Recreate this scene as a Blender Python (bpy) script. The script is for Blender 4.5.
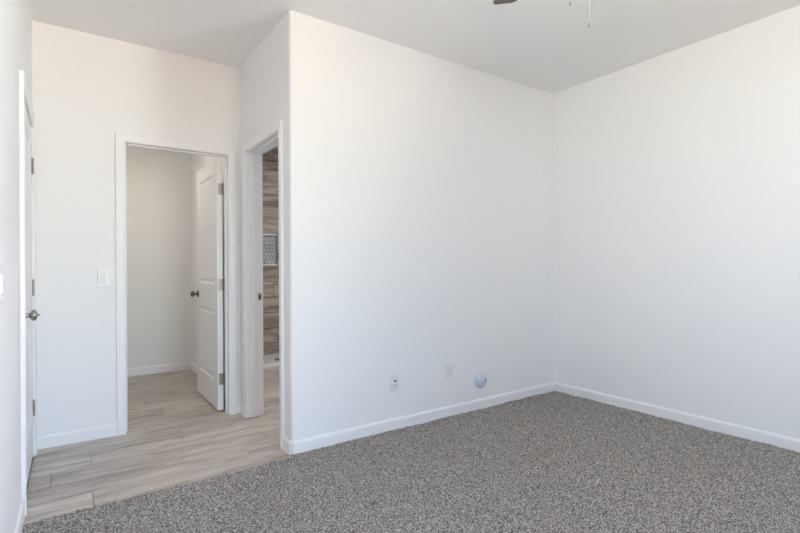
import bpy, bmesh, math, random
import numpy as np
from mathutils import Vector, Matrix

for o in list(bpy.data.objects):
    bpy.data.objects.remove(o)
SC = bpy.context.scene
COL = SC.collection
random.seed(7)

# ------------------------------------------------------------------ camera, world, light, exposure
YAW, ROLL, CAM_H = 0.60875, -0.0055, 1.1577
cam_d = bpy.data.cameras.new('camera')
cam_d.sensor_width = 36.0
cam_d.lens = 473.73 / 800.0 * 36.0
cam_d.clip_start = 0.02
cam = bpy.data.objects.new('camera', cam_d)
COL.objects.link(cam)
R_ = Vector((math.cos(YAW), -math.sin(YAW), 0)); F_ = Vector((math.sin(YAW), math.cos(YAW), 0)); U_ = Vector((0, 0, 1))
R2 = math.cos(ROLL) * R_ + math.sin(ROLL) * U_
U2 = -math.sin(ROLL) * R_ + math.cos(ROLL) * U_
m = Matrix.Identity(4)
for i in range(3):
    m[i][0] = R2[i]; m[i][1] = U2[i]; m[i][2] = -F_[i]
m[2][3] = CAM_H
cam.matrix_world = m
SC.camera = cam

w = bpy.data.worlds.new('world'); SC.world = w; w.use_nodes = True
bg = w.node_tree.nodes['Background']
bg.inputs['Color'].default_value = (0.72, 0.85, 1.0, 1)
bg.inputs['Strength'].default_value = 0.3

SC.view_settings.view_transform = 'Standard'
SC.view_settings.look = 'None'
SC.view_settings.gamma = 1.0
SC.view_settings.use_curve_mapping = False
SC.view_settings.exposure = 0.0
SC.cycles.use_denoising = True
SC.cycles.max_bounces = 14
SC.cycles.diffuse_bounces = 10
SC.cycles.sample_clamp_indirect = 6.0


def area(name, loc, aim, sx, sy, power, color, spread=180):
    l = bpy.data.lights.new(name, 'AREA'); l.shape = 'RECTANGLE'
    l.size = sx; l.size_y = sy; l.energy = power; l.color = color
    l.spread = math.radians(spread)
    o = bpy.data.objects.new(name, l); COL.objects.link(o)
    o.location = loc
    o.rotation_euler = (Vector(aim) - Vector(loc)).to_track_quat('-Z', 'Y').to_euler()
    return o


YS = -2.60            # inner face of the wall behind the camera (with the window)
WX0, WX1, WZ0, WZ1 = 0.35, 3.15, 0.60, 2.20
# added area lamps standing in for daylight from unseen windows: cool from the sky, warm and rising off the sunlit ground
# name: (place, aimed at, colour x power, width, spread)
LIGHTS = {
    'east_ground': ((3.91, -1.45, 1.40), (1.5, 0.3, 2.9), (0.670, 0.695, 0.585), 1.5, 80),
    'east_sky': ((3.91, -1.45, 1.40), (1.5, -1.2, 1.4), (0.02, 0.05, 0.34), 1.5, 150),
    'east_low_fill': ((3.91, -1.45, 1.40), (-0.19, 2.0, 0.2), (0.075, 0.080, 0.100), 1.5, 50),  # narrow fill added to brighten the left wall's foot and hall tiles
    'west_ground': ((-0.44, -1.45, 1.40), (2.0, 0.3, 2.9), (0.305, 0.232, 0.105), 1.5, 80),
    'west_sky': ((-0.44, -1.45, 1.40), (2.0, 0.3, 1.3), (0.09, 0.141, 0.209), 1.5, 80),
    'south_level': ((0.9, YS - 0.16, 1.40), (0.45, YS + 3.0, 1.4), (0.097, 0.087, 0.045), 1.5, 50),
    'south_ground': ((0.9, YS - 0.16, 1.40), (0.45, YS + 3.0, 2.6), (0.053, 0.018, 0.008), 1.5, 50),
    'south_sky': ((0.9, YS - 0.16, 1.40), (0.45, YS + 3.0, 0.6), (0.020, 0.060, 0.115), 1.5, 50),
}
SUN = (0.215, 0.215, 0.215)
ADDED_LAMPS = {'closet': (0.62, 0.56, 0.485), 'bath': (2.1, 2.12, 2.2)}  # colour x power of the added, unseen ceiling lamps
for nm, (loc, aim, c, wd, spr) in LIGHTS.items():
    e = max(c)
    area('added_window_light_' + nm, loc, aim, wd, 1.7, 100 * e, [v / e for v in c], spr)
sl = bpy.data.lights.new('sun', 'SUN'); sl.angle = 0.01
sl.energy = 4 * max(SUN); sl.color = [v / max(SUN) for v in SUN]
so = bpy.data.objects.new('sun', sl); COL.objects.link(so)
so.rotation_euler = Vector((0.15, 0.50, -1.0)).to_track_quat('-Z', 'Y').to_euler()

# ------------------------------------------------------------------ materials
def nodes(name):
    mt = bpy.data.materials.new(name); mt.use_nodes = True
    nt = mt.node_tree
    return mt, nt, nt.nodes['Principled BSDF']


def plain(name, col, rough=0.5, metal=0.0, spec=0.5, bump=None, var=0.0):
    mt, nt, b = nodes(name)
    b.inputs['Base Color'].default_value = (*col, 1)
    b.inputs['Roughness'].default_value = rough
    b.inputs['Metallic'].default_value = metal
    b.inputs['Specular IOR Level'].default_value = spec
    tc = nt.nodes.new('ShaderNodeTexCoord')
    if bump:
        sc, st, dist = bump
        nz = nt.nodes.new('ShaderNodeTexNoise'); nz.inputs['Scale'].default_value = sc
        nz.inputs['Detail'].default_value = 3
        nt.links.new(tc.outputs['Object'], nz.inputs['Vector'])
        bp = nt.nodes.new('ShaderNodeBump'); bp.inputs['Strength'].default_value = st
        bp.inputs['Distance'].default_value = dist
        nt.links.new(nz.outputs['Fac'], bp.inputs['Height'])
        nt.links.new(bp.outputs['Normal'], b.inputs['Normal'])
    if var:
        n2 = nt.nodes.new('ShaderNodeTexNoise'); n2.inputs['Scale'].default_value = 6
        nt.links.new(tc.outputs['Object'], n2.inputs['Vector'])
        rp = nt.nodes.new('ShaderNodeMapRange')
        rp.inputs['To Min'].default_value = rough - var; rp.inputs['To Max'].default_value = rough + var
        nt.links.new(n2.outputs['Fac'], rp.inputs['Value'])
        nt.links.new(rp.outputs['Result'], b.inputs['Roughness'])
    return mt


M = {}
M['paint'] = plain('wall_paint', (0.84, 0.84, 0.84), 0.75, spec=0.3, bump=(70, 0.10, 0.004))
M['ceiling'] = plain('ceiling_paint', (0.84, 0.84, 0.84), 0.85, spec=0.2, bump=(70, 0.12, 0.004))
M['trim'] = plain('trim_paint', (0.85, 0.85, 0.855), 0.38, spec=0.45, bump=(25, 0.02, 0.002))
M['door'] = plain('door_paint', (0.86, 0.86, 0.86), 0.38, spec=0.45, bump=(40, 0.03, 0.002))
M['nickel'] = plain('satin_nickel', (0.42, 0.39, 0.36), 0.30, metal=1.0, var=0.06)
M['bronze'] = plain('dark_bronze', (0.20, 0.17, 0.14), 0.35, metal=1.0, var=0.06)
M['plastic'] = plain('white_plastic', (0.77, 0.77, 0.76), 0.32, bump=(60, 0.02, 0.001))
M['slot'] = plain('slot_dark', (0.03, 0.03, 0.03), 0.6)
M['bluewhite'] = plain('blue_white_plastic', (0.60, 0.665, 0.80), 0.25, bump=(60, 0.02, 0.001))
M['grout'] = plain('grout', (0.30, 0.285, 0.265), 0.9, bump=(200, 0.2, 0.002))
M['dark_grout'] = plain('dark_grout', (0.075, 0.062, 0.052), 0.9, bump=(200, 0.2, 0.002))
M['pan'] = plain('shower_pan', (0.62, 0.61, 0.58), 0.4, bump=(200, 0.1, 0.001))
M['pencil'] = plain('white_edge', (0.86, 0.86, 0.85), 0.25)
M['fan_metal'] = plain('fan_metal', (0.09, 0.07, 0.06), 0.35, metal=0.9, var=0.05)
M['chain'] = plain('chain_metal', (0.74, 0.71, 0.64), 0.35, metal=1.0, var=0.05)
M['fob'] = plain('chain_fob', (0.30, 0.29, 0.27), 0.4, metal=0.4)
M['backing'] = plain('wall_core', (0.6, 0.6, 0.58), 0.9, bump=(40, 0.1, 0.002))


def wood_tile(name, ca, cb, cc, rough, gx=1.0, gy=9.0, axes='xy'):
    """wood-look porcelain: long grain streaks, own tone and own grain offset for each tile (attribute 'tile')"""
    mt, nt, b = nodes(name)
    N, L = nt.nodes.new, nt.links.new
    tc = N('ShaderNodeTexCoord')
    at = N('ShaderNodeAttribute'); at.attribute_name = 'tile'
    sc = N('ShaderNodeVectorMath'); sc.operation = 'SCALE'; sc.inputs['Scale'].default_value = 9.0
    L(at.outputs['Color'], sc.inputs[0])
    ad = N('ShaderNodeVectorMath'); ad.operation = 'ADD'
    L(tc.outputs['Object'], ad.inputs[0]); L(sc.outputs['Vector'], ad.inputs[1])
    mp = N('ShaderNodeMapping')
    mp.inputs['Scale'].default_value = (gx, gy, gy)
    L(ad.outputs['Vector'], mp.inputs['Vector'])
    n1 = N('ShaderNodeTexNoise'); n1.inputs['Scale'].default_value = 2.2; n1.inputs['Detail'].default_value = 8
    n1.inputs['Roughness'].default_value = 0.5; n1.inputs['Distortion'].default_value = 0.9
    L(mp.outputs['Vector'], n1.inputs['Vector'])
    n2 = N('ShaderNodeTexNoise'); n2.inputs['Scale'].default_value = 14; n2.inputs['Detail'].default_value = 5
    L(mp.outputs['Vector'], n2.inputs['Vector'])
    mx = N('ShaderNodeMix'); mx.data_type = 'FLOAT'; mx.inputs[0].default_value = 0.16
    L(n1.outputs['Fac'], mx.inputs[2]); L(n2.outputs['Fac'], mx.inputs[3])
    cr = N('ShaderNodeValToRGB')
    e = cr.color_ramp.elements
    e[0].position = 0.32; e[0].color = (*ca, 1)
    e[1].position = 0.66; e[1].color = (*cc, 1)
    k = e.new(0.48); k.color = (*cb, 1)
    L(mx.outputs[0], cr.inputs['Fac'])
    hs = N('ShaderNodeHueSaturation')
    sp = N('ShaderNodeSeparateColor'); L(at.outputs['Color'], sp.inputs[0])
    r = N('ShaderNodeMapRange'); r.inputs['To Min'].default_value = 0.90; r.inputs['To Max'].default_value = 1.08
    L(sp.outputs[2], r.inputs['Value']); L(r.outputs['Result'], hs.inputs['Value'])
    L(cr.outputs['Color'], hs.inputs['Color']); L(hs.outputs['Color'], b.inputs['Base Color'])
    b.inputs['Roughness'].default_value = rough
    bp = N('ShaderNodeBump'); bp.inputs['Strength'].default_value = 0.12; bp.inputs['Distance'].default_value = 0.002
    L(mx.outputs[0], bp.inputs['Height']); L(bp.outputs['Normal'], b.inputs['Normal'])
    return mt


M['floor_tile'] = wood_tile('floor_tile', (0.30, 0.26, 0.222), (0.475, 0.42, 0.37), (0.62, 0.56, 0.50), 0.40, 1.2, 8.0)
M['wall_tile'] = wood_tile('wall_tile', (0.16, 0.128, 0.102), (0.36, 0.295, 0.24), (0.54, 0.46, 0.385), 0.4, 0.9, 6.5)


def mat_carpet():
    mt, nt, b = nodes('carpet')
    N, L = nt.nodes.new, nt.links.new
    tc = N('ShaderNodeTexCoord')
    n1 = N('ShaderNodeTexNoise'); n1.inputs['Scale'].default_value = 125; n1.inputs['Detail'].default_value = 2
    n1.inputs['Roughness'].default_value = 0.7
    L(tc.outputs['Object'], n1.inputs['Vector'])
    cr = N('ShaderNodeValToRGB'); e = cr.color_ramp.elements
    e[0].position = 0.37; e[0].color = (0.075, 0.067, 0.061, 1)
    e[1].position = 0.63; e[1].color = (0.60, 0.56, 0.52, 1)
    k = e.new(0.5); k.color = (0.265, 0.243, 0.228, 1)
    L(n1.outputs['Fac'], cr.inputs['Fac'])
    L(cr.outputs['Color'], b.inputs['Base Color'])
    b.inputs['Roughness'].default_value = 0.95
    b.inputs['Specular IOR Level'].default_value = 0.1
    b.inputs['Sheen Weight'].default_value = 0.15
    n2 = N('ShaderNodeTexNoise'); n2.inputs['Scale'].default_value = 260; n2.inputs['Detail'].default_value = 2
    L(tc.outputs['Object'], n2.inputs['Vector'])
    bp = N('ShaderNodeBump'); bp.inputs['Strength'].default_value = 0.7; bp.inputs['Distance'].default_value = 0.004
    L(n2.outputs['Fac'], bp.inputs['Height']); L(bp.outputs['Normal'], b.inputs['Normal'])
    return mt


M['carpet'] = mat_carpet()


def mat_mosaic():
    mt, nt, b = nodes('marble_mosaic')
    N, L = nt.nodes.new, nt.links.new
    at = N('ShaderNodeAttribute'); at.attribute_name = 'tile'
    tc = N('ShaderNodeTexCoord')
    nz = N('ShaderNodeTexNoise'); nz.inputs['Scale'].default_value = 30; nz.inputs['Detail'].default_value = 5
    L(tc.outputs['Object'], nz.inputs['Vector'])
    sp = N('ShaderNodeSeparateColor'); L(at.outputs['Color'], sp.inputs[0])
    mm = N('ShaderNodeMath'); mm.operation = 'MULTIPLY_ADD'
    L(sp.outputs[0], mm.inputs[0]); mm.inputs[1].default_value = 0.6
    m2 = N('ShaderNodeMath'); m2.operation = 'MULTIPLY'; m2.inputs[1].default_value = 0.5
    L(nz.outputs['Fac'], m2.inputs[0]); L(m2.outputs[0], mm.inputs[2])
    cr = N('ShaderNodeValToRGB'); e = cr.color_ramp.elements
    e[0].position = 0.1; e[0].color = (0.40, 0.41, 0.42, 1)
    e[1].position = 0.8; e[1].color = (0.58, 0.585, 0.58, 1)
    L(mm.outputs[0], cr.inputs['Fac']); L(cr.outputs['Color'], b.inputs['Base Color'])
    b.inputs['Roughness'].default_value = 0.22
    return mt


M['mosaic'] = mat_mosaic()


def mat_blade():
    mt, nt, b = nodes('fan_blade_wood')
    N, L = nt.nodes.new, nt.links.new
    tc = N('ShaderNodeTexCoord'); mp = N('ShaderNodeMapping')
    mp.inputs['Scale'].default_value = (3, 40, 40)
    L(tc.outputs['Object'], mp.inputs['Vector'])
    nz = N('ShaderNodeTexNoise'); nz.inputs['Scale'].default_value = 2; nz.inputs['Detail'].default_value = 6
    L(mp.outputs['Vector'], nz.inputs['Vector'])
    cr = N('ShaderNodeValToRGB'); e = cr.color_ramp.elements
    e[0].color = (0.055, 0.038, 0.034, 1); e[1].color = (0.13, 0.095, 0.085, 1)
    L(nz.outputs['Fac'], cr.inputs['Fac']); L(cr.outputs['Color'], b.inputs['Base Color'])
    b.inputs['Roughness'].default_value = 0.4
    return mt


M['blade'] = mat_blade()


def mat_glass():
    mt, nt, b = nodes('window_glass')
    N, L = nt.nodes.new, nt.links.new
    nt.nodes.remove(b)
    out = nt.nodes['Material Output']
    tr = N('ShaderNodeBsdfTransparent'); gl = N('ShaderNodeBsdfGlossy'); gl.inputs['Roughness'].default_value = 0.02
    mx = N('ShaderNodeMixShader'); mx.inputs[0].default_value = 0.07
    L(tr.outputs[0], mx.inputs[1]); L(gl.outputs[0], mx.inputs[2]); L(mx.outputs[0], out.inputs['Surface'])
    return mt


M['glass'] = mat_glass()


def mat_lamp(name, col, st):
    mt, nt, b = nodes(name)
    b.inputs['Base Color'].default_value = (0.9, 0.9, 0.88, 1)
    b.inputs['Emission Color'].default_value = (*col, 1)
    b.inputs['Emission Strength'].default_value = st
    return mt


# ------------------------------------------------------------------ mesh helpers
def link(name, bm, mat, parent=None, kind=None, smooth=False):
    me = bpy.data.meshes.new(name)
    bm.normal_update(); bm.to_mesh(me); bm.free()
    for mt in (mat if isinstance(mat, (list, tuple)) else [mat]):
        me.materials.append(mt)
    if smooth:
        for p in me.polygons: p.use_smooth = True
    o = bpy.data.objects.new(name, me); COL.objects.link(o)
    if parent: o.parent = parent
    if kind: o['kind'] = kind
    return o


def thing(name, label, cat, loc=(0, 0, 0), rot=(0, 0, 0), group=None):
    o = bpy.data.objects.new(name, None); COL.objects.link(o)
    o.empty_display_size = 0.05
    o.location = loc; o.rotation_euler = rot
    o['label'] = label; o['category'] = cat
    if group: o['group'] = group
    return o


def box(bm, x0, x1, y0, y1, z0, z1, bev=0.0, seg=2, mi=0):
    vs = [bm.verts.new(p) for p in ((x0, y0, z0), (x1, y0, z0), (x1, y1, z0), (x0, y1, z0),
                                    (x0, y0, z1), (x1, y0, z1), (x1, y1, z1), (x0, y1, z1))]
    fs = [bm.faces.new([vs[i] for i in q]) for q in ((3, 2, 1, 0), (4, 5, 6, 7), (0, 1, 5, 4), (1, 2, 6, 5), (2, 3, 7, 6), (3, 0, 4, 7))]
    for f in fs: f.material_index = mi
    if bev > 0:
        es = list({e for f in fs for e in f.edges})
        r = bmesh.ops.bevel(bm, geom=es, offset=bev, segments=seg, profile=0.5, affect='EDGES')
        for f in r['faces']: f.material_index = mi
    return vs


def prism(bm, pts, z0, z1):
    """vertical prism over a counter-clockwise outline"""
    lo = [bm.verts.new((x, y, z0)) for x, y in pts]
    hi = [bm.verts.new((x, y, z1)) for x, y in pts]
    n = len(pts)
    bm.faces.new(lo[::-1]); bm.faces.new(hi)
    for i in range(n):
        j = (i + 1) % n
        bm.faces.new((lo[i], lo[j], hi[j], hi[i]))


def sweep(bm, path, prof, closed_ends=True):
    """profile (offset to the right of travel, z) swept along a horizontal path with mitred corners"""
    rows = []
    n = len(path)
    for i, (x, y) in enumerate(path):
        d = []
        if i > 0:
            a = Vector((x - path[i - 1][0], y - path[i - 1][1])).normalized(); d.append(a)
        if i < n - 1:
            a = Vector((path[i + 1][0] - x, path[i + 1][1] - y)).normalized(); d.append(a)
        nr = [Vector((v.y, -v.x)) for v in d]
        if len(nr) == 2:
            s = nr[0] + nr[1]; s = s / (1 + nr[0].dot(nr[1]))
        else:
            s = nr[0]
        rows.append([bm.verts.new((x + s.x * o, y + s.y * o, z)) for o, z in prof])
    k = len(prof)
    for i in range(n - 1):
        for j in range(k):
            j2 = (j + 1) % k
            bm.faces.new((rows[i][j], rows[i][j2], rows[i + 1][j2], rows[i + 1][j]))
    bm.faces.new(rows[0][::-1]); bm.faces.new(rows[-1])
    bmesh.ops.recalc_face_normals(bm, faces=bm.faces[:])


def lathe(bm, prof, org=(0, 0, 0), axis='z', seg=24, mi=0):
    """profile (radius, height) turned about an axis through org"""
    ox, oy, oz = org
    rings = []
    for r, hh in prof:
        ring = []
        for i in range(seg):
            a = 2 * math.pi * i / seg
            u, v = r * math.cos(a), r * math.sin(a)
            p = {'z': (ox + u, oy + v, oz + hh), 'x': (ox + hh, oy + u, oz + v), 'y': (ox + v, oy + hh, oz + u)}[axis]
            ring.append(bm.verts.new(p))
        rings.append(ring)
    fs = []
    for a, b_ in zip(rings, rings[1:]):
        for i in range(seg):
            j = (i + 1) % seg
            fs.append(bm.faces.new((a[i], a[j], b_[j], b_[i])))
    fs.append(bm.faces.new(rings[0][::-1])); fs.append(bm.faces.new(rings[-1]))
    for f in fs: f.material_index = mi; f.smooth = True
    bmesh.ops.recalc_face_normals(bm, faces=fs)


# ------------------------------------------------------------------ room dimensions (metres)
XC, YB, XE, YA, XF, H = 3.669, 2.778, 1.116, 3.822, -0.190, 2.743
T = 0.115
YCB = 5.815          # closet back wall
YSH = 6.06           # shower back wall
E0, E1 = 2.951, 3.660      # bathroom doorway, clear
A0, A1 = 0.321, 1.020      # closet doorway, clear
F0, F1 = 2.890, 3.690      # closed door on the left wall, clear
DH = 2.030        # closed door
DHO = 2.040       # the two open doorways
J = 0.018

# ---- floor slab and tiles
bm = bmesh.new(); box(bm, -0.5, XC + 0.3, YS - 0.3, YSH + 0.3, -0.15, -0.012)
link('floor', bm, M['grout'], kind='structure')


def tiles(name, rows, kind='structure', mat=None, gap=0.0012, plane='xy', at=0.0, th=0.010, parent=None):
    """rows: list of (lo, hi, joint, x0, x1, length): tiles laid along x; plane xy is a floor, xz a wall facing -y"""
    bm = bmesh.new(); lay = bm.loops.layers.color.new('tile')
    for lo, hi, jt, x0, x1, ln in rows:
        k0 = math.floor((x0 - jt) / ln)
        x = jt + k0 * ln
        while x < x1:
            a, b_ = max(x, x0), min(x + ln, x1)
            if b_ - a > 0.01:
                n0 = len(bm.faces)
                g = gap
                if plane == 'xy':
                    box(bm, a + g, b_ - g, lo + g, hi - g, at - th, at, 0.0012, 1)
                else:
                    box(bm, a + g, b_ - g, at, at + th, lo + g, hi - g, 0.0012, 1)
                c = (random.random(), random.random(), random.random(), 1)
                bm.faces.ensure_lookup_table()
                for f in bm.faces[n0:]:
                    for lp in f.loops: lp[lay] = c
            x += ln
    return link(name, bm, mat, parent, kind)


joint = {0: 0.091, 1: 0.91, 2: -0.09, 3: 0.10}
rows = []
for k in range(0, 18):
    y0 = 2.72 + 0.2 * k; y1 = y0 + 0.2
    jt = joint.get(k, random.uniform(0, 1.2))
    if k == 0: y0 = 2.735
    xe = XC if y0 > YB + T else XE + 0.01
    xe = 3.2 if y0 > YB + T else XE + 0.01
    if k == 0: xe = XE
    rows.append((y0, min(y1, 5.36) if k == 13 else y1, jt, XF, xe, 1.2))
rows = [r for r in rows if r[0] < 5.35] 
# behind the curb only the closet side carries tile
rows += [(max(5.37, 2.72 + 0.2 * k), 2.72 + 0.2 * (k + 1), 0.4 * k, XF, XE + 0.02, 1.2) for k in range(13, 16)]
tiles('floor_tile', rows, mat=M['floor_tile']) 

# ---- carpet: a real pile surface
def carpet():
    step = 0.0075
    xs = np.arange(XF + 0.001, XC, step); ys = np.arange(YS, YB - 0.006, step)
    nx, ny = len(xs), len(ys)
    rng = np.random.default_rng(3)
    X, Y = np.meshgrid(xs, ys)
    X = X + rng.uniform(-.5, .5, X.shape) * step * .7
    Y = Y + rng.uniform(-.5, .5, Y.shape) * step * .7
    big = rng.normal(size=(ny // 16 + 3, nx // 22 + 3))
    yi = np.linspace(0, big.shape[0] - 1.001, ny); xi = np.linspace(0, big.shape[1] - 1.001, nx)
    y0 = yi.astype(int); x0 = xi.astype(int); fy = (yi - y0)[:, None]; fx = (xi - x0)[None, :]
    sm = lambda t: t * t * (3 - 2 * t)
    fy, fx = sm(fy), sm(fx)
    B = (big[y0][:, x0] * (1 - fy) * (1 - fx) + big[y0 + 1][:, x0] * fy * (1 - fx) + big[y0][:, x0 + 1] * (1 - fy) * fx + big[y0 + 1][:, x0 + 1] * fy * fx)
    Z = 0.006 + rng.uniform(-.5, .5, X.shape) * 0.0095 + B * 0.0026
    X = np.clip(X, XF + 0.0005, XC - 0.0005)
    # edges: the tile border in the hall part, the rounded corner and the walls elsewhere
    edge = np.where(X < XE - 0.012, 2.738 + 0.004 * np.sin(X * 47) + rng.uniform(-.004, .004, X.shape), YB - 0.004)
    drop = Y > edge - step
    Z = np.where(drop & (X < XE - 0.012), -0.004, Z)
    Y = np.minimum(Y, edge)
    co = np.stack([X, Y, Z], -1).reshape(-1, 3).astype(np.float32)
    idx = np.arange(nx * ny).reshape(ny, nx)
    q = np.stack([idx[:-1, :-1], idx[:-1, 1:], idx[1:, 1:], idx[1:, :-1]], -1).reshape(-1, 4)
    me = bpy.data.meshes.new('carpet')
    me.vertices.add(len(co)); me.vertices.foreach_set('co', co.ravel())
    me.loops.add(q.size); me.loops.foreach_set('vertex_index', q.ravel().astype(np.int32))
    me.polygons.add(len(q)); me.polygons.foreach_set('loop_start', np.arange(0, q.size, 4, dtype=np.int32))
    me.polygons.foreach_set('use_smooth', np.ones(len(q), dtype=bool))
    me.update(); me.validate()
    me.materials.append(M['carpet'])
    o = bpy.data.objects.new('carpet', me); COL.objects.link(o)
    o['kind'] = 'stuff'; o['label'] = 'grey heathered cut pile carpet covering the bedroom floor'; o['category'] = 'carpet'


carpet()

# ---- ceiling
bm = bmesh.new(); box(bm, -0.5, XC + 0.3, YS - 0.3, YSH + 0.3, H, H + 0.12)
link('ceiling', bm, M['ceiling'], kind='structure')

# ---- walls
def wall(name, fn, mat='paint'):
    bm = bmesh.new(); fn(bm)
    return link(name, bm, M[mat], kind='structure')


RN = 0.016   # rounded drywall corner


def arc(cx, cy, r, a0, a1, n=6):
    return [(cx + r * math.cos(math.radians(a0 + (a1 - a0) * i / n)), cy + r * math.sin(math.radians(a0 + (a1 - a0) * i / n))) for i in range(n + 1)]


def north(bm):     # main wall and its rounded return up to the bathroom doorway
    pts = arc(XE + RN, YB + RN, RN, 180, 270) + [(XC, YB), (XC, YB + T), (XE + T, YB + T), (XE + T, E0 - J), (XE, E0 - J)]
    prism(bm, pts, -0.01, H)


o = wall('wall_north', north)
SY0, SY1 = -2.15, -0.75        # side windows, unseen behind the camera, added for the light
wall('wall_east', lambda bm: (box(bm, XC, XC + T, YS - T, SY0, -0.01, H), box(bm, XC, XC + T, SY1, YSH + T, -0.01, H),
                              box(bm, XC, XC + T, SY0, SY1, -0.01, WZ0), box(bm, XC, XC + T, SY0, SY1, WZ1, H)))
wall('wall_west', lambda bm: (box(bm, XF - T, XF, YS - T, SY0, -0.01, H), box(bm, XF - T, XF, SY1, F0 - J, -0.01, H),
                              box(bm, XF - T, XF, SY0, SY1, -0.01, WZ0), box(bm, XF - T, XF, SY0, SY1, WZ1, H), box(bm, XF - T, XF, F1 + J, YCB + T, -0.01, H),
                              box(bm, XF - T, XF, F0 - J, F1 + J, DH + J, H)))
wall('wall_closet_front', lambda bm: (box(bm, XF, A0 - J, YA, YA + T, -0.01, H), box(bm, A1 + J, XE, YA, YA + T, -0.01, H),
                                      box(bm, A0 - J, A1 + J, YA, YA + T, DHO + J, H)))
wall('wall_hall', lambda bm: (box(bm, XE, XE + T, E1 + J, YA + T, -0.01, H), box(bm, XE, XE + T, E0 - J, E1 + J, DHO + J, H),
                              box(bm, XE + 0.02, XE + T + 0.02, YA + T, YSH + T, -0.01, H)))
wall('wall_closet_back', lambda bm: box(bm, XF, XE + 0.02, YCB, YCB + T, -0.01, H))
# hall side backing behind the closed door on the left
wall('wall_beyond', lambda bm: box(bm, XF - 1.2, XF - 1.1, F0 - 0.6, F1 + 0.6, -0.01, H))
wall('wall_south', lambda bm: (box(bm, XF, WX0, YS - T, YS, -0.01, H), box(bm, WX1, XC, YS - T, YS, -0.01, H),
                               box(bm, WX0, WX1, YS - T, YS, -0.01, WZ0), box(bm, WX0, WX1, YS - T, YS, WZ1, H)))

# ---- window behind the camera
bm = bmesh.new()
for x0, x1, z0, z1 in ((WX0, WX0 + .05, WZ0, WZ1), (WX1 - .05, WX1, WZ0, WZ1), (WX0 + .05, WX1 - .05, WZ0, WZ0 + .05), (WX0 + .05, WX1 - .05, WZ1 - .05, WZ1),
                       (1.725, 1.775, WZ0 + .05, WZ1 - .05)):
    box(bm, x0, x1, YS - 0.09, YS - 0.04, z0, z1, 0.004, 1)
wf = link('window_1', bm, M['trim'], kind='structure')
bm = bmesh.new(); box(bm, WX0 + .05, 1.725, YS - .068, YS - .062, WZ0 + .05, WZ1 - .05); link('pane', bm, M['glass'], wf)
bm = bmesh.new(); box(bm, 1.775, WX1 - .05, YS - .068, YS - .062, WZ0 + .05, WZ1 - .05); link('pane', bm, M['glass'], wf)
bm = bmesh.new(); box(bm, WX0 - 0.03, WX1 + 0.03, YS - 0.04, YS + 0.03, WZ0 - 0.02, WZ0, 0.004, 2); link('window_sill', bm, M['trim'], wf)

for nm, xa in (('added_window_2', XC + 0.05), ('added_window_3', XF - 0.10)):  # added side windows, openings for the east and west lamps
    bm = bmesh.new()
    for y0, y1, z0, z1 in ((SY0, SY0 + .05, WZ0, WZ1), (SY1 - .05, SY1, WZ0, WZ1), (SY0 + .05, SY1 - .05, WZ0, WZ0 + .05), (SY0 + .05, SY1 - .05, WZ1 - .05, WZ1)):
        box(bm, xa, xa + .05, y0, y1, z0, z1, .004, 1)
    wf = link(nm, bm, M['trim'], kind='structure')
    bm = bmesh.new(); box(bm, xa + .022, xa + .028, SY0 + .05, SY1 - .05, WZ0 + .05, WZ1 - .05); link('pane', bm, M['glass'], wf)

# ---- baseboards
BT, BH = 0.013, 0.084
BP = [(0, 0), (BT, 0), (BT, BH - 0.016), (BT - 0.002, BH - 0.009), (BT - 0.006, BH - 0.003), (BT - 0.009, BH), (0, BH)]


def base(name, *paths):
    bm = bmesh.new()
    for p in paths:
        b2 = bmesh.new(); sweep(b2, p, BP)
        me = bpy.data.meshes.new('t'); b2.to_mesh(me); b2.free(); bm.from_mesh(me); bpy.data.meshes.remove(me)
    return link(name, bm, M['trim'], kind='structure')


CW = 0.058   # casing width
RV = 0.0
# travel direction chosen so the room lies to the right of travel
base('baseboard_north', [(XE, E0 - CW), (XE, YB + 0.014), (XE + 0.014, YB), (XC, YB)][::1])
base('baseboard_east', [(XC, YB - BT), (XC, YS)])
base('baseboard_west', [(XF, YS), (XF, F0 - CW)], [(XF, F1 + CW), (XF, YA)])
base('baseboard_hall', [(XF + BT, YA), (A0 - CW, YA)], [(A1 + CW, YA), (XE, YA), (XE, E1 + CW)])
base('baseboard_closet', [(XF, YA + T), (XF, YCB), (XE + 0.02, YCB), (XE + 0.02, YA + T)])
base('baseboard_south', [(XC - BT, YS), (XF + BT, YS)])

# ---- door casings and jambs
# casing profile: (distance from opening edge, thickness)
CP = [(0.0, 0.0), (0.0, 0.009), (0.005, 0.012), (0.012, 0.011), (0.016, 0.0135), (0.044, 0.0175), (0.049, 0.0165), (0.053, 0.018), (0.062, 0.018), (0.065, 0.015), (0.065, 0.0)]
CP = [(d * 0.058 / 0.065, t) for d, t in CP]


def casing(bm, lo, hi, top, put):
    """put(along, out, z) -> world point; a mitred U of profile CP round the opening lo..hi, top"""
    loops = []
    for (d, t) in CP:
        loops.append([put(lo - d, t, 0.0), put(lo - d, t, top + d), put(hi + d, t, top + d), put(hi + d, t, 0.0)])
    vs = [[bm.verts.new(p) for p in l] for l in loops]
    n = len(CP)
    for i in range(n):
        j = (i + 1) % n
        for k in range(3):
            bm.faces.new((vs[i][k], vs[i][k + 1], vs[j][k + 1], vs[j][k]))
    bm.faces.new([v[0] for v in vs]); bm.faces.new([v[3] for v in vs])
    bmesh.ops.recalc_face_normals(bm, faces=bm.faces[:])


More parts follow.
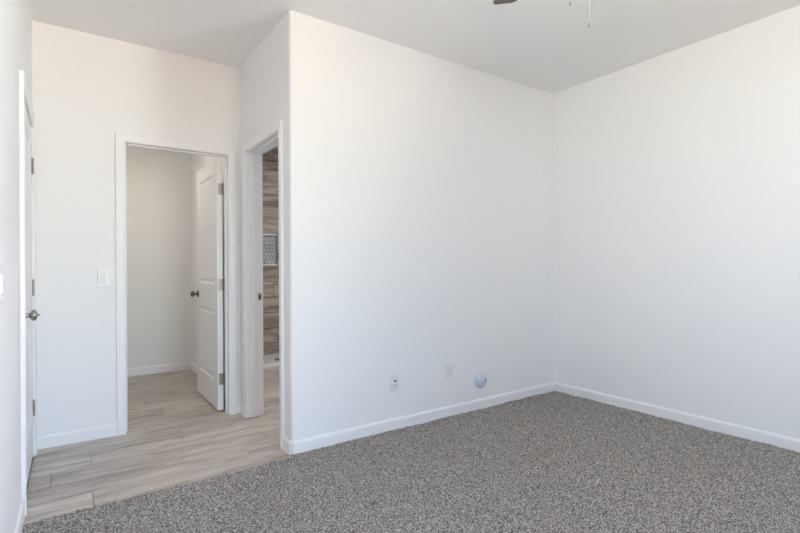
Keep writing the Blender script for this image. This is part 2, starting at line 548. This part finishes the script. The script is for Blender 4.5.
def jamb(bm, lo, hi, top, d0, d1, put, stop=None):
    """boards lining the opening from depth d0 to d1; stop = (from, to) depth of the door stop"""
    def bx(a0, a1, e0, e1, z0, z1, bev=0.0012):
        p, q = put(a0, e0, z0), put(a1, e1, z1)
        box(bm, min(p[0], q[0]), max(p[0], q[0]), min(p[1], q[1]), max(p[1], q[1]), z0, z1, bev, 1)
    bx(lo - J, lo, d0, d1, 0, top + J); bx(hi, hi + J, d0, d1, 0, top + J); bx(lo, hi, d0, d1, top, top + J)
    if stop:
        s0, s1 = stop
        bx(lo, lo + .010, s0, s1, 0, top - .010); bx(hi - .010, hi, s0, s1, 0, top - .010); bx(lo, hi, s0, s1, top - .010, top)


# closet doorway in the far left wall (opening along x, out of wall = -y)
putA = lambda a, o_, z: (a, YA - o_, z)
bm = bmesh.new(); casing(bm, A0, A1, DHO, putA); link('trim_1', bm, M['trim'], kind='structure')
bm = bmesh.new(); jamb(bm, A0, A1, DHO, 0.0, -T, putA, (-0.038, -0.075)); tA = link('trim_2', bm, M['trim'], kind='structure')
putA2 = lambda a, o_, z: (a, YA + T + o_, z)
# bathroom doorway (opening along y, out of wall = -x)
putE = lambda a, o_, z: (XE - o_, a, z)
bm = bmesh.new(); casing(bm, E0, E1, DHO, putE); link('trim_3', bm, M['trim'], kind='structure')
bm = bmesh.new(); jamb(bm, E0, E1, DHO, 0.0, -T, putE, (-0.030, -0.065)); tE = link('trim_4', bm, M['trim'], kind='structure')
bm = bmesh.new(); casing(bm, E0, E1, DHO, lambda a, o_, z: (XE + T + o_, a, z)); link('trim_7', bm, M['trim'], kind='structure')
# closed door on the left wall (out of wall = +x)
putF = lambda a, o_, z: (XF + o_, a, z)
bm = bmesh.new(); casing(bm, F0, F1, DH, putF); link('trim_5', bm, M['trim'], kind='structure')
bm = bmesh.new(); jamb(bm, F0, F1, DH, 0.0, -T, putF, (-0.042, -0.08)); link('trim_6', bm, M['trim'], kind='structure')

# ---- moulded two-panel doors
def door_leaf(name, W, Ht, Th=0.035):
    """leaf in local coordinates: x along the width from the hinge edge, y thickness centred on 0, z up"""
    bm = bmesh.new()
    sx = 0.110
    pans = [(sx, W - sx, 0.222, 0.800), (sx, W - sx, 1.008, 1.912)]
    for side in (-1, 1):
        ys = side * Th / 2
        def V(x, z, d=0.0): return bm.verts.new((x, ys - side * d, z))
        xs = [0, sx, W - sx, W]; zs = [0, 0.222, 0.800, 1.008, 1.912, Ht]
        grid = {(i, j): V(x, z) for i, x in enumerate(xs) for j, z in enumerate(zs)}
        for i in range(3):
            for j in range(5):
                if i == 1 and j in (1, 3):
                    x0, x1, z0, z1 = xs[1], xs[2], zs[j], zs[j + 1]
                    prev = [grid[(1, j)], grid[(2, j)], grid[(2, j + 1)], grid[(1, j + 1)]]
                    for ins, dp in ((0.006, 0.003), (0.012, 0.008), (0.026, 0.0085), (0.034, 0.005), (0.044, 0.0025)):
                        cur = [V(x0 + ins, z0 + ins, dp), V(x1 - ins, z0 + ins, dp), V(x1 - ins, z1 - ins, dp), V(x0 + ins, z1 - ins, dp)]
                        for k in range(4):
                            k2 = (k + 1) % 4
                            bm.faces.new((prev[k], prev[k2], cur[k2], cur[k]))
                        prev = cur
                    # raised field with shallow vertical grooves
                    ins = 0.044; n = 5
                    a, b_ = x0 + ins, x1 - ins
                    cuts = [(a, 0.0025)]
                    for g in range(1, n):
                        c = a + (b_ - a) * g / n
                        cuts += [(c - .005, .0025), (c, .0055), (c + .005, .0025)]
                    cuts.append((b_, .0025))
                    lo = [prev[0]] + [V(c, z0 + ins, d) for c, d in cuts[1:-1]] + [prev[1]]
                    hi = [prev[3]] + [V(c, z1 - ins, d) for c, d in cuts[1:-1]] + [prev[2]]
                    for k in range(len(cuts) - 1):
                        bm.faces.new((lo[k], lo[k + 1], hi[k + 1], hi[k]))
                else:
                    bm.faces.new((grid[(i, j)], grid[(i + 1, j)], grid[(i + 1, j + 1)], grid[(i, j + 1)]))
    bm.verts.ensure_lookup_table()
    def rim(pts):
        v = [bm.verts.new(p) for p in pts]; bm.faces.new(v)
    t = Th / 2
    zs = [0, 0.222, 0.800, 1.008, 1.912, Ht]
    for x in (0, W):
        for z0, z1 in zip(zs, zs[1:]):
            rim([(x, -t, z0), (x, t, z0), (x, t, z1), (x, -t, z1)])
    xs = [0, sx, W - sx, W]
    for z in (0, Ht):
        for x0, x1 in zip(xs, xs[1:]):
            rim([(x0, -t, z), (x1, -t, z), (x1, t, z), (x0, t, z)])
    bmesh.ops.remove_doubles(bm, verts=bm.verts[:], dist=0.0002)
    bmesh.ops.recalc_face_normals(bm, faces=bm.faces[:])
    return link(name, bm, M['door'], kind='structure')


KNOB = [(0.0, 0.0), (0.032, 0.0), (0.033, 0.003), (0.031, 0.007), (0.024, 0.010), (0.014, 0.012), (0.0115, 0.016), (0.011, 0.030),
        (0.013, 0.034), (0.020, 0.037), (0.026, 0.042), (0.028, 0.049), (0.0265, 0.056), (0.021, 0.062), (0.012, 0.065), (0.0, 0.066)]


def knob(parent, x, z, th, mat, thumb=False, sides=(-1, 1), k_=1.0):
    for s in sides:
        bm = bmesh.new()
        lathe(bm, [(max(r, 1e-4), s * (th / 2 + hh * (k_ if hh > .012 else 1))) for r, hh in KNOB], (x, 0, z), 'y', 28)
        k = link('door_knob', bm, mat, parent)
        if thumb:
            bm = bmesh.new()
            lathe(bm, [(1e-4, s * (th / 2 + .0655 * k_)), (.004, s * (th / 2 + .0655 * k_)), (.004, s * (th / 2 + .066)), (.003, s * (th / 2 + .068)), (1e-4, s * (th / 2 + .068))], (x, 0, z), 'y', 12)
            box(bm, x - .0012, x + .0012, min(s * (th / 2 + .060), s * (th / 2 + .0685)), max(s * (th / 2 + .060), s * (th / 2 + .0685)), z - .006, z + .006, .0005, 1)
            link('lock_button', bm, mat, k)


def hinge(parent, pin_x, pin_y, z, leaf_y, mat, plate):
    """knuckle barrel plus the leaf plate lying on the hinge edge (x = plate) of the leaf"""
    bm = bmesh.new()
    for k in range(5):
        lathe(bm, [(0.0062, -0.045 + k * 0.018 + 0.0006), (0.0062, -0.045 + (k + 1) * 0.018 - 0.0006)], (pin_x, pin_y, z), 'z', 12)
    lathe(bm, [(0.002, 0.044), (0.0065, 0.046), (0.005, 0.050), (0.001, 0.051)], (pin_x, pin_y, z), 'z', 12)
    lathe(bm, [(0.001, -0.051), (0.005, -0.050), (0.0065, -0.046), (0.002, -0.044)], (pin_x, pin_y, z), 'z', 12)
    a, b_ = sorted((leaf_y, pin_y))
    box(bm, plate - 0.0022, plate + 0.0004, a, b_, z - 0.045, z + 0.045, 0.0004, 1)
    h = link('hinge', bm, mat, parent)
    bm = bmesh.new()
    for dz, dy in ((-.034, .3), (-.012, .55), (.012, .3), (.034, .55)):
        lathe(bm, [(.0036, -.0034), (.0036, -.0022), ], (plate, a + (b_ - a) * dy, z + dz), 'x', 10)
    link('hinge_screw', bm, M['slot'], h)


# open closet door: hinge edge at the right jamb, swung 90 degrees into the closet
TH2 = 0.044
d2 = door_leaf('door_2', 0.745, 2.022, TH2)
# local x -> world +y ; local y -> world -x
d2.location = (0.991, 3.953, 0.012); d2.rotation_euler = (0, 0, math.pi / 2)
knob(d2, 0.745 - 0.060, 0.905, TH2, M['bronze'])
for z in (1.79, 1.02, 0.26):
    hinge(d2, 0.000 - 0.006, -TH2 / 2 - 0.004, z - 0.012, 0.014, M['nickel'], 0.0)
# latch face in the free edge
bm = bmesh.new(); box(bm, 0.7445, 0.7462, -.012, .012, .905 - .028, .905 + .028, .0004, 1); link('latch_plate', bm, M['bronze'], d2)

# closed door on the left wall: hinges at the far jamb, knuckles on the room side
d1 = door_leaf('door_1', F1 - F0 - 0.006, 2.012)
d1.location = (XF - 0.0185, F1 - 0.003, 0.010); d1.rotation_euler = (0, 0, -math.pi / 2)
# local x -> world -y ; local y -> world +x
knob(d1, F1 - F0 - 0.066, 0.917, 0.035, M['nickel'], True, (1,), 0.90)
for z in (1.79, 1.04, 0.30):
    hinge(d1, -0.0015, 0.0235, z - 0.010, 0.0, M['nickel'], 0.0)

# strike plate in the far jamb of the bathroom doorway (facing the near jamb)
bm = bmesh.new()
box(bm, XE + 0.084, XE + 0.1145, E1 - 0.0016, E1 + 0.0004, 0.900, 0.957, 0.0005, 1)
sp = link('strike_plate', bm, M['nickel'], tE)
bm = bmesh.new(); box(bm, XE + 0.092, XE + 0.106, E1 - 0.0022, E1 - 0.0014, 0.914, 0.943, 0.0002, 1); link('latch_hole', bm, M['slot'], sp)

# ------------------------------------------------------------------ shower seen through the bathroom doorway
NX0, NX1, NZ0, NZ1, ND = 1.88, 2.254, 1.183, 1.590, 0.036
bm = bmesh.new()
BX0, BX1 = XE + 0.02 + T, XC
yb = YSH + 0.010
for x0, x1, z0, z1 in ((BX0, NX0, -.01, H), (NX1, BX1, -.01, H), (NX0, NX1, -.01, NZ0), (NX0, NX1, NZ1, H)):
    box(bm, x0, x1, yb, yb + 0.12, z0, z1)
box(bm, NX0, NX1, YSH + ND + 0.008, yb + 0.12, NZ0, NZ1)
link('wall_shower', bm, M['dark_grout'], kind='structure')
rows = []
zt = [0.02, 0.170, 0.365, 0.565, 0.770, 0.972, NZ0, NZ1, 1.81, 2.013, 2.216, 2.432, 2.602, H]
for i, (a, b_) in enumerate(zip(zt, zt[1:])):
    jt = [0.45, 1.05, 0.75, 1.35, 1.0, 0.6, 0, 0.62, 1.1, 0.85, 1.3, 0.7, 1.0][i]
    if (a, b_) == (NZ0, NZ1):
        h2 = (a + b_) / 2
        for q0, q1, jj in ((a, h2, .8), (h2, b_, 1.2)):
            rows.append((q0, q1, jj, BX0, NX0, 1.2)); rows.append((q0, q1, jj, NX1, BX1, 1.2))
    else:
        rows.append((a, b_, jt, BX0, BX1, 1.2))
tiles('trim_8', rows, mat=M['wall_tile'], plane='xz', at=YSH, th=0.0098, gap=0.0032)
# niche: mosaic back of small elongated hexagons, tiled cheeks, white sills
bm = bmesh.new(); lay = bm.loops.layers.color.new('tile')
hw, hh = 0.021, 0.034
r = 0
z = NZ0
while z < NZ1 + hh:
    x = NX0 + (hw if r % 2 else 0)
    while x < NX1 + hw:
        pts = [(x, z + hh), (x + hw, z + hh * .45), (x + hw, z - hh * .45), (x, z - hh), (x - hw, z - hh * .45), (x - hw, z + hh * .45)]
        P = []
        for px, pz in pts:
            px = x + (px - x) * .88; pz = z + (pz - z) * .90
            P.append((min(max(px, NX0 + .001), NX1 - .001), min(max(pz, NZ0 + .001), NZ1 - .001)))
        if max(p[0] for p in P) - min(p[0] for p in P) > .004 and max(p[1] for p in P) - min(p[1] for p in P) > .004:
            yf = YSH + ND
            f0 = [bm.verts.new((a, yf, b_)) for a, b_ in P]; f1 = [bm.verts.new((a, yf + .007, b_)) for a, b_ in P]
            c = (random.random(),) * 3 + (1,)
            fs = [bm.faces.new(f0)] + [bm.faces.new((f0[i], f0[(i + 1) % 6], f1[(i + 1) % 6], f1[i])) for i in range(6)]
            for f in fs:
                for lp in f.loops: lp[lay] = c
        x += 2 * hw
    z += hh * 1.45; r += 1
link('trim_9', bm, M['mosaic'], kind='structure')
bm = bmesh.new()
box(bm, NX0, NX1, YSH - .004, YSH + ND, NZ0 - .001, NZ0 + .012, .002, 1)
box(bm, NX0, NX1, YSH - .004, YSH + ND, NZ1 - .012, NZ1 + .001, .002, 1)
link('trim_10', bm, M['pencil'], kind='structure')
bm = bmesh.new(); box(bm, NX1 - .008, NX1, YSH + .001, YSH + ND, NZ0 + .012, NZ1 - .012); box(bm, NX0, NX0 + .008, YSH + .001, YSH + ND, NZ0 + .012, NZ1 - .012)
link('trim_11', bm, M['wall_tile'], kind='structure')
# pan, threshold, drain
bm = bmesh.new(); box(bm, BX0, BX1, 5.40, YSH, -0.011, 0.022); link('floor_shower', bm, M['pan'], kind='structure')
bm = bmesh.new(); box(bm, BX0, BX1, 5.362, 5.40, -0.011, 0.034, .003, 2); link('trim_12', bm, M['pencil'], kind='structure')
t = thing('shower_drain', 'dark round drain in the pale shower floor beyond the bathroom doorway', 'drain', (2.105, 5.64, 0.022))
bm = bmesh.new(); lathe(bm, [(.001, 0), (.055, 0), (.055, .003), (.050, .005), (.001, .005)], seg=32); link('drain_cover', bm, M['bronze'], t)
bm = bmesh.new()
for k in range(12):
    a = k * math.pi / 6
    lathe(bm, [(.004, .005), (.004, .0056)], (.034 * math.cos(a), .034 * math.sin(a), 0), seg=10)
link('drain_holes', bm, M['slot'], t)


# ------------------------------------------------------------------ plates on the walls
def plate(parent, w=0.072, h=0.117):
    """cover plate in local coordinates: x right, z up, front = -y"""
    bm = bmesh.new(); box(bm, -w / 2, w / 2, -0.006, 0, -h / 2, h / 2, 0.0035, 3)
    return link('cover_plate', bm, M['plastic'], parent, smooth=False)


def screw(parent, x, z):
    bm = bmesh.new(); lathe(bm, [(.001, -.0062), (.0032, -.0060), (.0030, -.0072), (.001, -.0075)], (x, 0, z), 'y', 12)
    box(bm, x - .0026, x + .0026, -.0078, -.0072, z - .0004, z + .0004)
    link('screw', bm, M['plastic'], parent)


# light switch beside the closet doorway
t = thing('light_switch', 'white rocker light switch plate beside the closet doorway', 'light switch', (0.190, YA, 1.088))
pl = plate(t)
bm = bmesh.new(); box(bm, -.0175, .0175, -.0072, -.004, -.034, .034, .0015, 1); link('switch_frame', bm, M['plastic'], t)
bm = bmesh.new()
v = [(-.0155, -.0115, .031), (.0155, -.0115, .031), (.0155, -.0078, 0), (-.0155, -.0078, 0), (.0155, -.0092, -.031), (-.0155, -.0092, -.031)]
box(bm, -.0155, .0155, -.0095, -.006, -.031, .031, .0012, 1)
for q in bm.verts:
    if q.co.y < -.008: q.co.y -= max(0, q.co.z) * .09
link('rocker', bm, M['plastic'], t)
screw(t, 0, .048); screw(t, 0, -.048)

# light switch on the left wall, cut by the picture edge
t = thing('light_switch', 'white rocker light switch plate on the wall before the closed door', 'light switch', (XF, 2.040, 1.108), (0, 0, math.pi / 2))
plate(t)
bm = bmesh.new(); box(bm, -.0175, .0175, -.0072, -.004, -.034, .034, .0015, 1); link('switch_frame', bm, M['plastic'], t)
bm = bmesh.new(); box(bm, -.0155, .0155, -.0095, -.006, -.031, .031, .0012, 1); link('rocker', bm, M['plastic'], t)
screw(t, 0, .048); screw(t, 0, -.048)

# coax / power plate low on the main wall (with a dark hole)
t = thing('wall_outlet', 'white outlet plate with dark socket holes, leftmost plate low on the main wall', 'outlet', (1.884, YB, 0.331))
plate(t)
bm = bmesh.new(); box(bm, -.0175, .0175, -.0075, -.004, -.034, .034, .0015, 1); link('socket_face', bm, M['plastic'], t)
bm = bmesh.new(); lathe(bm, [(.001, -.0076), (.0068, -.0076), (.0062, -.016), (.004, -.017), (.001, -.017)], (0, 0, .018), 'y', 16)
link('socket', bm, M['slot'], t)
bm = bmesh.new(); box(bm, -.007, .007, -.0082, -.0070, -.019, -.011, .0003, 1); link('socket', bm, plain('socket_grey', (.28, .29, .31), .5), t)
screw(t, 0, .048); screw(t, 0, -.048)

t = thing('wall_outlet', 'white duplex outlet plate between the dark holed outlet and the round blue disc', 'outlet', (2.396, YB, 0.350))
plate(t)
for z in (.0195, -.0195):
    bm = bmesh.new()
    box(bm, -.017, .017, -.0072, -.004, z - .0135, z + .0135, .003, 2)
    s = link('socket', bm, M['plastic'], t)
    bm = bmesh.new()
    box(bm, -.0075, -.0055, -.0076, -.0070, z - .002, z + .006); box(bm, .0055, .0075, -.0076, -.0070, z - .001, z + .006)
    lathe(bm, [(.0022, -.0070), (.0022, -.0076)], (0, 0, z - .007), 'y', 10)
    link('socket_slots', bm, plain('slot_grey', (.35, .36, .38), .5), s)
screw(t, 0, 0)

# round dome
t = thing('wall_disc', 'round pale blue domed disc with a small dark hole above the baseboard', 'wall cover', (2.722, YB, 0.236))
bm = bmesh.new(); lathe(bm, [(.001, 0), (.065, 0), (.0655, -.004), (.063, -.008), (.001, -.008)], seg=40, axis='y'); link('disc_base', bm, M['bluewhite'], t)
bm = bmesh.new(); lathe(bm, [(.060, -.0075), (.0595, -.013), (.056, -.020), (.048, -.027), (.037, -.032), (.022, -.0355), (.001, -.0365)], seg=40, axis='y')
dm = link('dome', bm, M['bluewhite'], t)
bm = bmesh.new(); lathe(bm, [(.001, -.028), (.0080, -.028), (.0080, -.0368), (.001, -.0371)], (.020, 0, .003), 'y', 16)
link('hole', bm, plain('hole_blue_grey', (.10, .13, .20), .5), dm)


# ------------------------------------------------------------------ ceiling fan
FX, FY = 1.50, 1.02
fan = thing('ceiling_fan', 'dark brown five blade ceiling fan with two pull chains hanging below the ceiling', 'ceiling fan', (FX, FY, H))
bm = bmesh.new(); lathe(bm, [(.001, 0), (.070, 0), (.070, -.012), (.055, -.045), (.025, -.060), (.001, -.060)], seg=36); link('canopy', bm, M['fan_metal'], fan)
bm = bmesh.new(); lathe(bm, [(.012, -.055), (.012, -.155)], seg=16); link('downrod', bm, M['fan_metal'], fan)
bm = bmesh.new(); lathe(bm, [(.001, -.150), (.04, -.152), (.085, -.170), (.118, -.200), (.125, -.240), (.118, -.275), (.080, -.295), (.055, -.300), (.055, -.335), (.001, -.335)], seg=40)
link('motor_housing', bm, M['fan_metal'], fan)
bm = bmesh.new(); lathe(bm, [(.060, -.333), (.105, -.345), (.118, -.362), (.110, -.395), (.080, -.425), (.040, -.440), (.001, -.443)], seg=36)
link('lamp_bowl', bm, M['plastic'], fan)
ang0 = math.atan2(1.62 - FY, 1.758 - FX)
for k in range(5):
    a = ang0 + k * 2 * math.pi / 5
    # blade outline: narrow root, wide rounded tip; pitched
    L0, L1, w0, w1, rc = 0.185, 0.648, 0.050, 0.064, 0.026
    out = [(L0, -w0 * .8), (L0 + .04, -w0)]
    out += [(L1 - rc + rc * math.cos(math.radians(t_)), -w1 + rc + rc * math.sin(math.radians(t_))) for t_ in range(-90, 1, 15)]
    out += [(L1 - rc + rc * math.cos(math.radians(t_)), w1 - rc + rc * math.sin(math.radians(t_))) for t_ in range(0, 91, 15)]
    out += [(L0 + .04, w0), (L0, w0 * .8)]
    pit = math.radians(-12)
    rot = Matrix.Rotation(a, 4, 'Z') @ Matrix.Rotation(pit, 4, 'X')
    bm = bmesh.new()
    lo = [bm.verts.new((x, y, -.003)) for x, y in out]; hi = [bm.verts.new((x, y, .003)) for x, y in out]
    bm.faces.new(lo[::-1]); bm.faces.new(hi)
    for i in range(len(out)):
        j = (i + 1) % len(out); bm.faces.new((lo[i], lo[j], hi[j], hi[i]))
    b_ = link('blade', bm, M['blade'], fan)
    b_.location = (0, 0, -.293); b_.rotation_euler = rot.to_euler()
    bm = bmesh.new(); box(bm, .075, .225, -.017, .017, -.010, -.0032, .002, 1); box(bm, .19, .27, -.040, .040, -.0075, -.0032, .002, 1)
    br = link('blade_bracket', bm, M['fan_metal'], b_)
for (cx, cy, zt_, zb) in ((0.0, -0.040, 2.32, 2.001), (0.0, 0.037, 2.32, 2.112)):
    bm = bmesh.new()
    z = zt_
    box(bm, cx - .0006, cx + .0006, cy - .0006, cy + .0006, zb - H, zt_ - H)
    while z > zb:
        lathe(bm, [(.0004, .0014), (.0015, 0), (.0004, -.0014)], (cx, cy, z - H), seg=6); z -= .0045
    ch = link('pull_chain', bm, M['chain'], fan)
    bm = bmesh.new(); lathe(bm, [(.001, .007), (.003, .005), (.0048, 0), (.0042, -.004), (.001, -.006)], (cx, cy, zb - H), seg=14)
    link('chain_fob', bm, M['fob'], ch)


# ------------------------------------------------------------------ unseen flush lamps added to light the closet and the bathroom
def added_flush_lamp(label, loc, c):
    e = max(c)
    if e <= 0: return
    col = [v / e for v in c]; power = 10 * e
    t = thing('added_ceiling_lamp', label, 'ceiling lamp', loc)
    bm = bmesh.new(); lathe(bm, [(.001, 0), (.150, 0), (.150, -.025), (.140, -.030), (.001, -.030)], seg=36); link('lamp_base', bm, M['nickel'], t)
    bm = bmesh.new(); lathe(bm, [(.138, -.028), (.130, -.055), (.095, -.080), (.050, -.092), (.001, -.095)], seg=36)
    link('lamp_shade', bm, mat_lamp('lamp_glow', col, 2.0 * e), t)
    l = bpy.data.lights.new('added_ceiling_lamp_light', 'AREA'); l.shape = 'DISK'; l.size = 0.28; l.energy = power; l.color = col
    o = bpy.data.objects.new('added_ceiling_lamp_light', l); COL.objects.link(o); o.location = (loc[0], loc[1], loc[2] - .11)


added_flush_lamp('unseen flush glass lamp added to light the closet', (0.35, 4.7, H), ADDED_LAMPS['closet'])
added_flush_lamp('unseen flush glass lamp added to light the bathroom', (2.35, 4.3, H), ADDED_LAMPS['bath'])
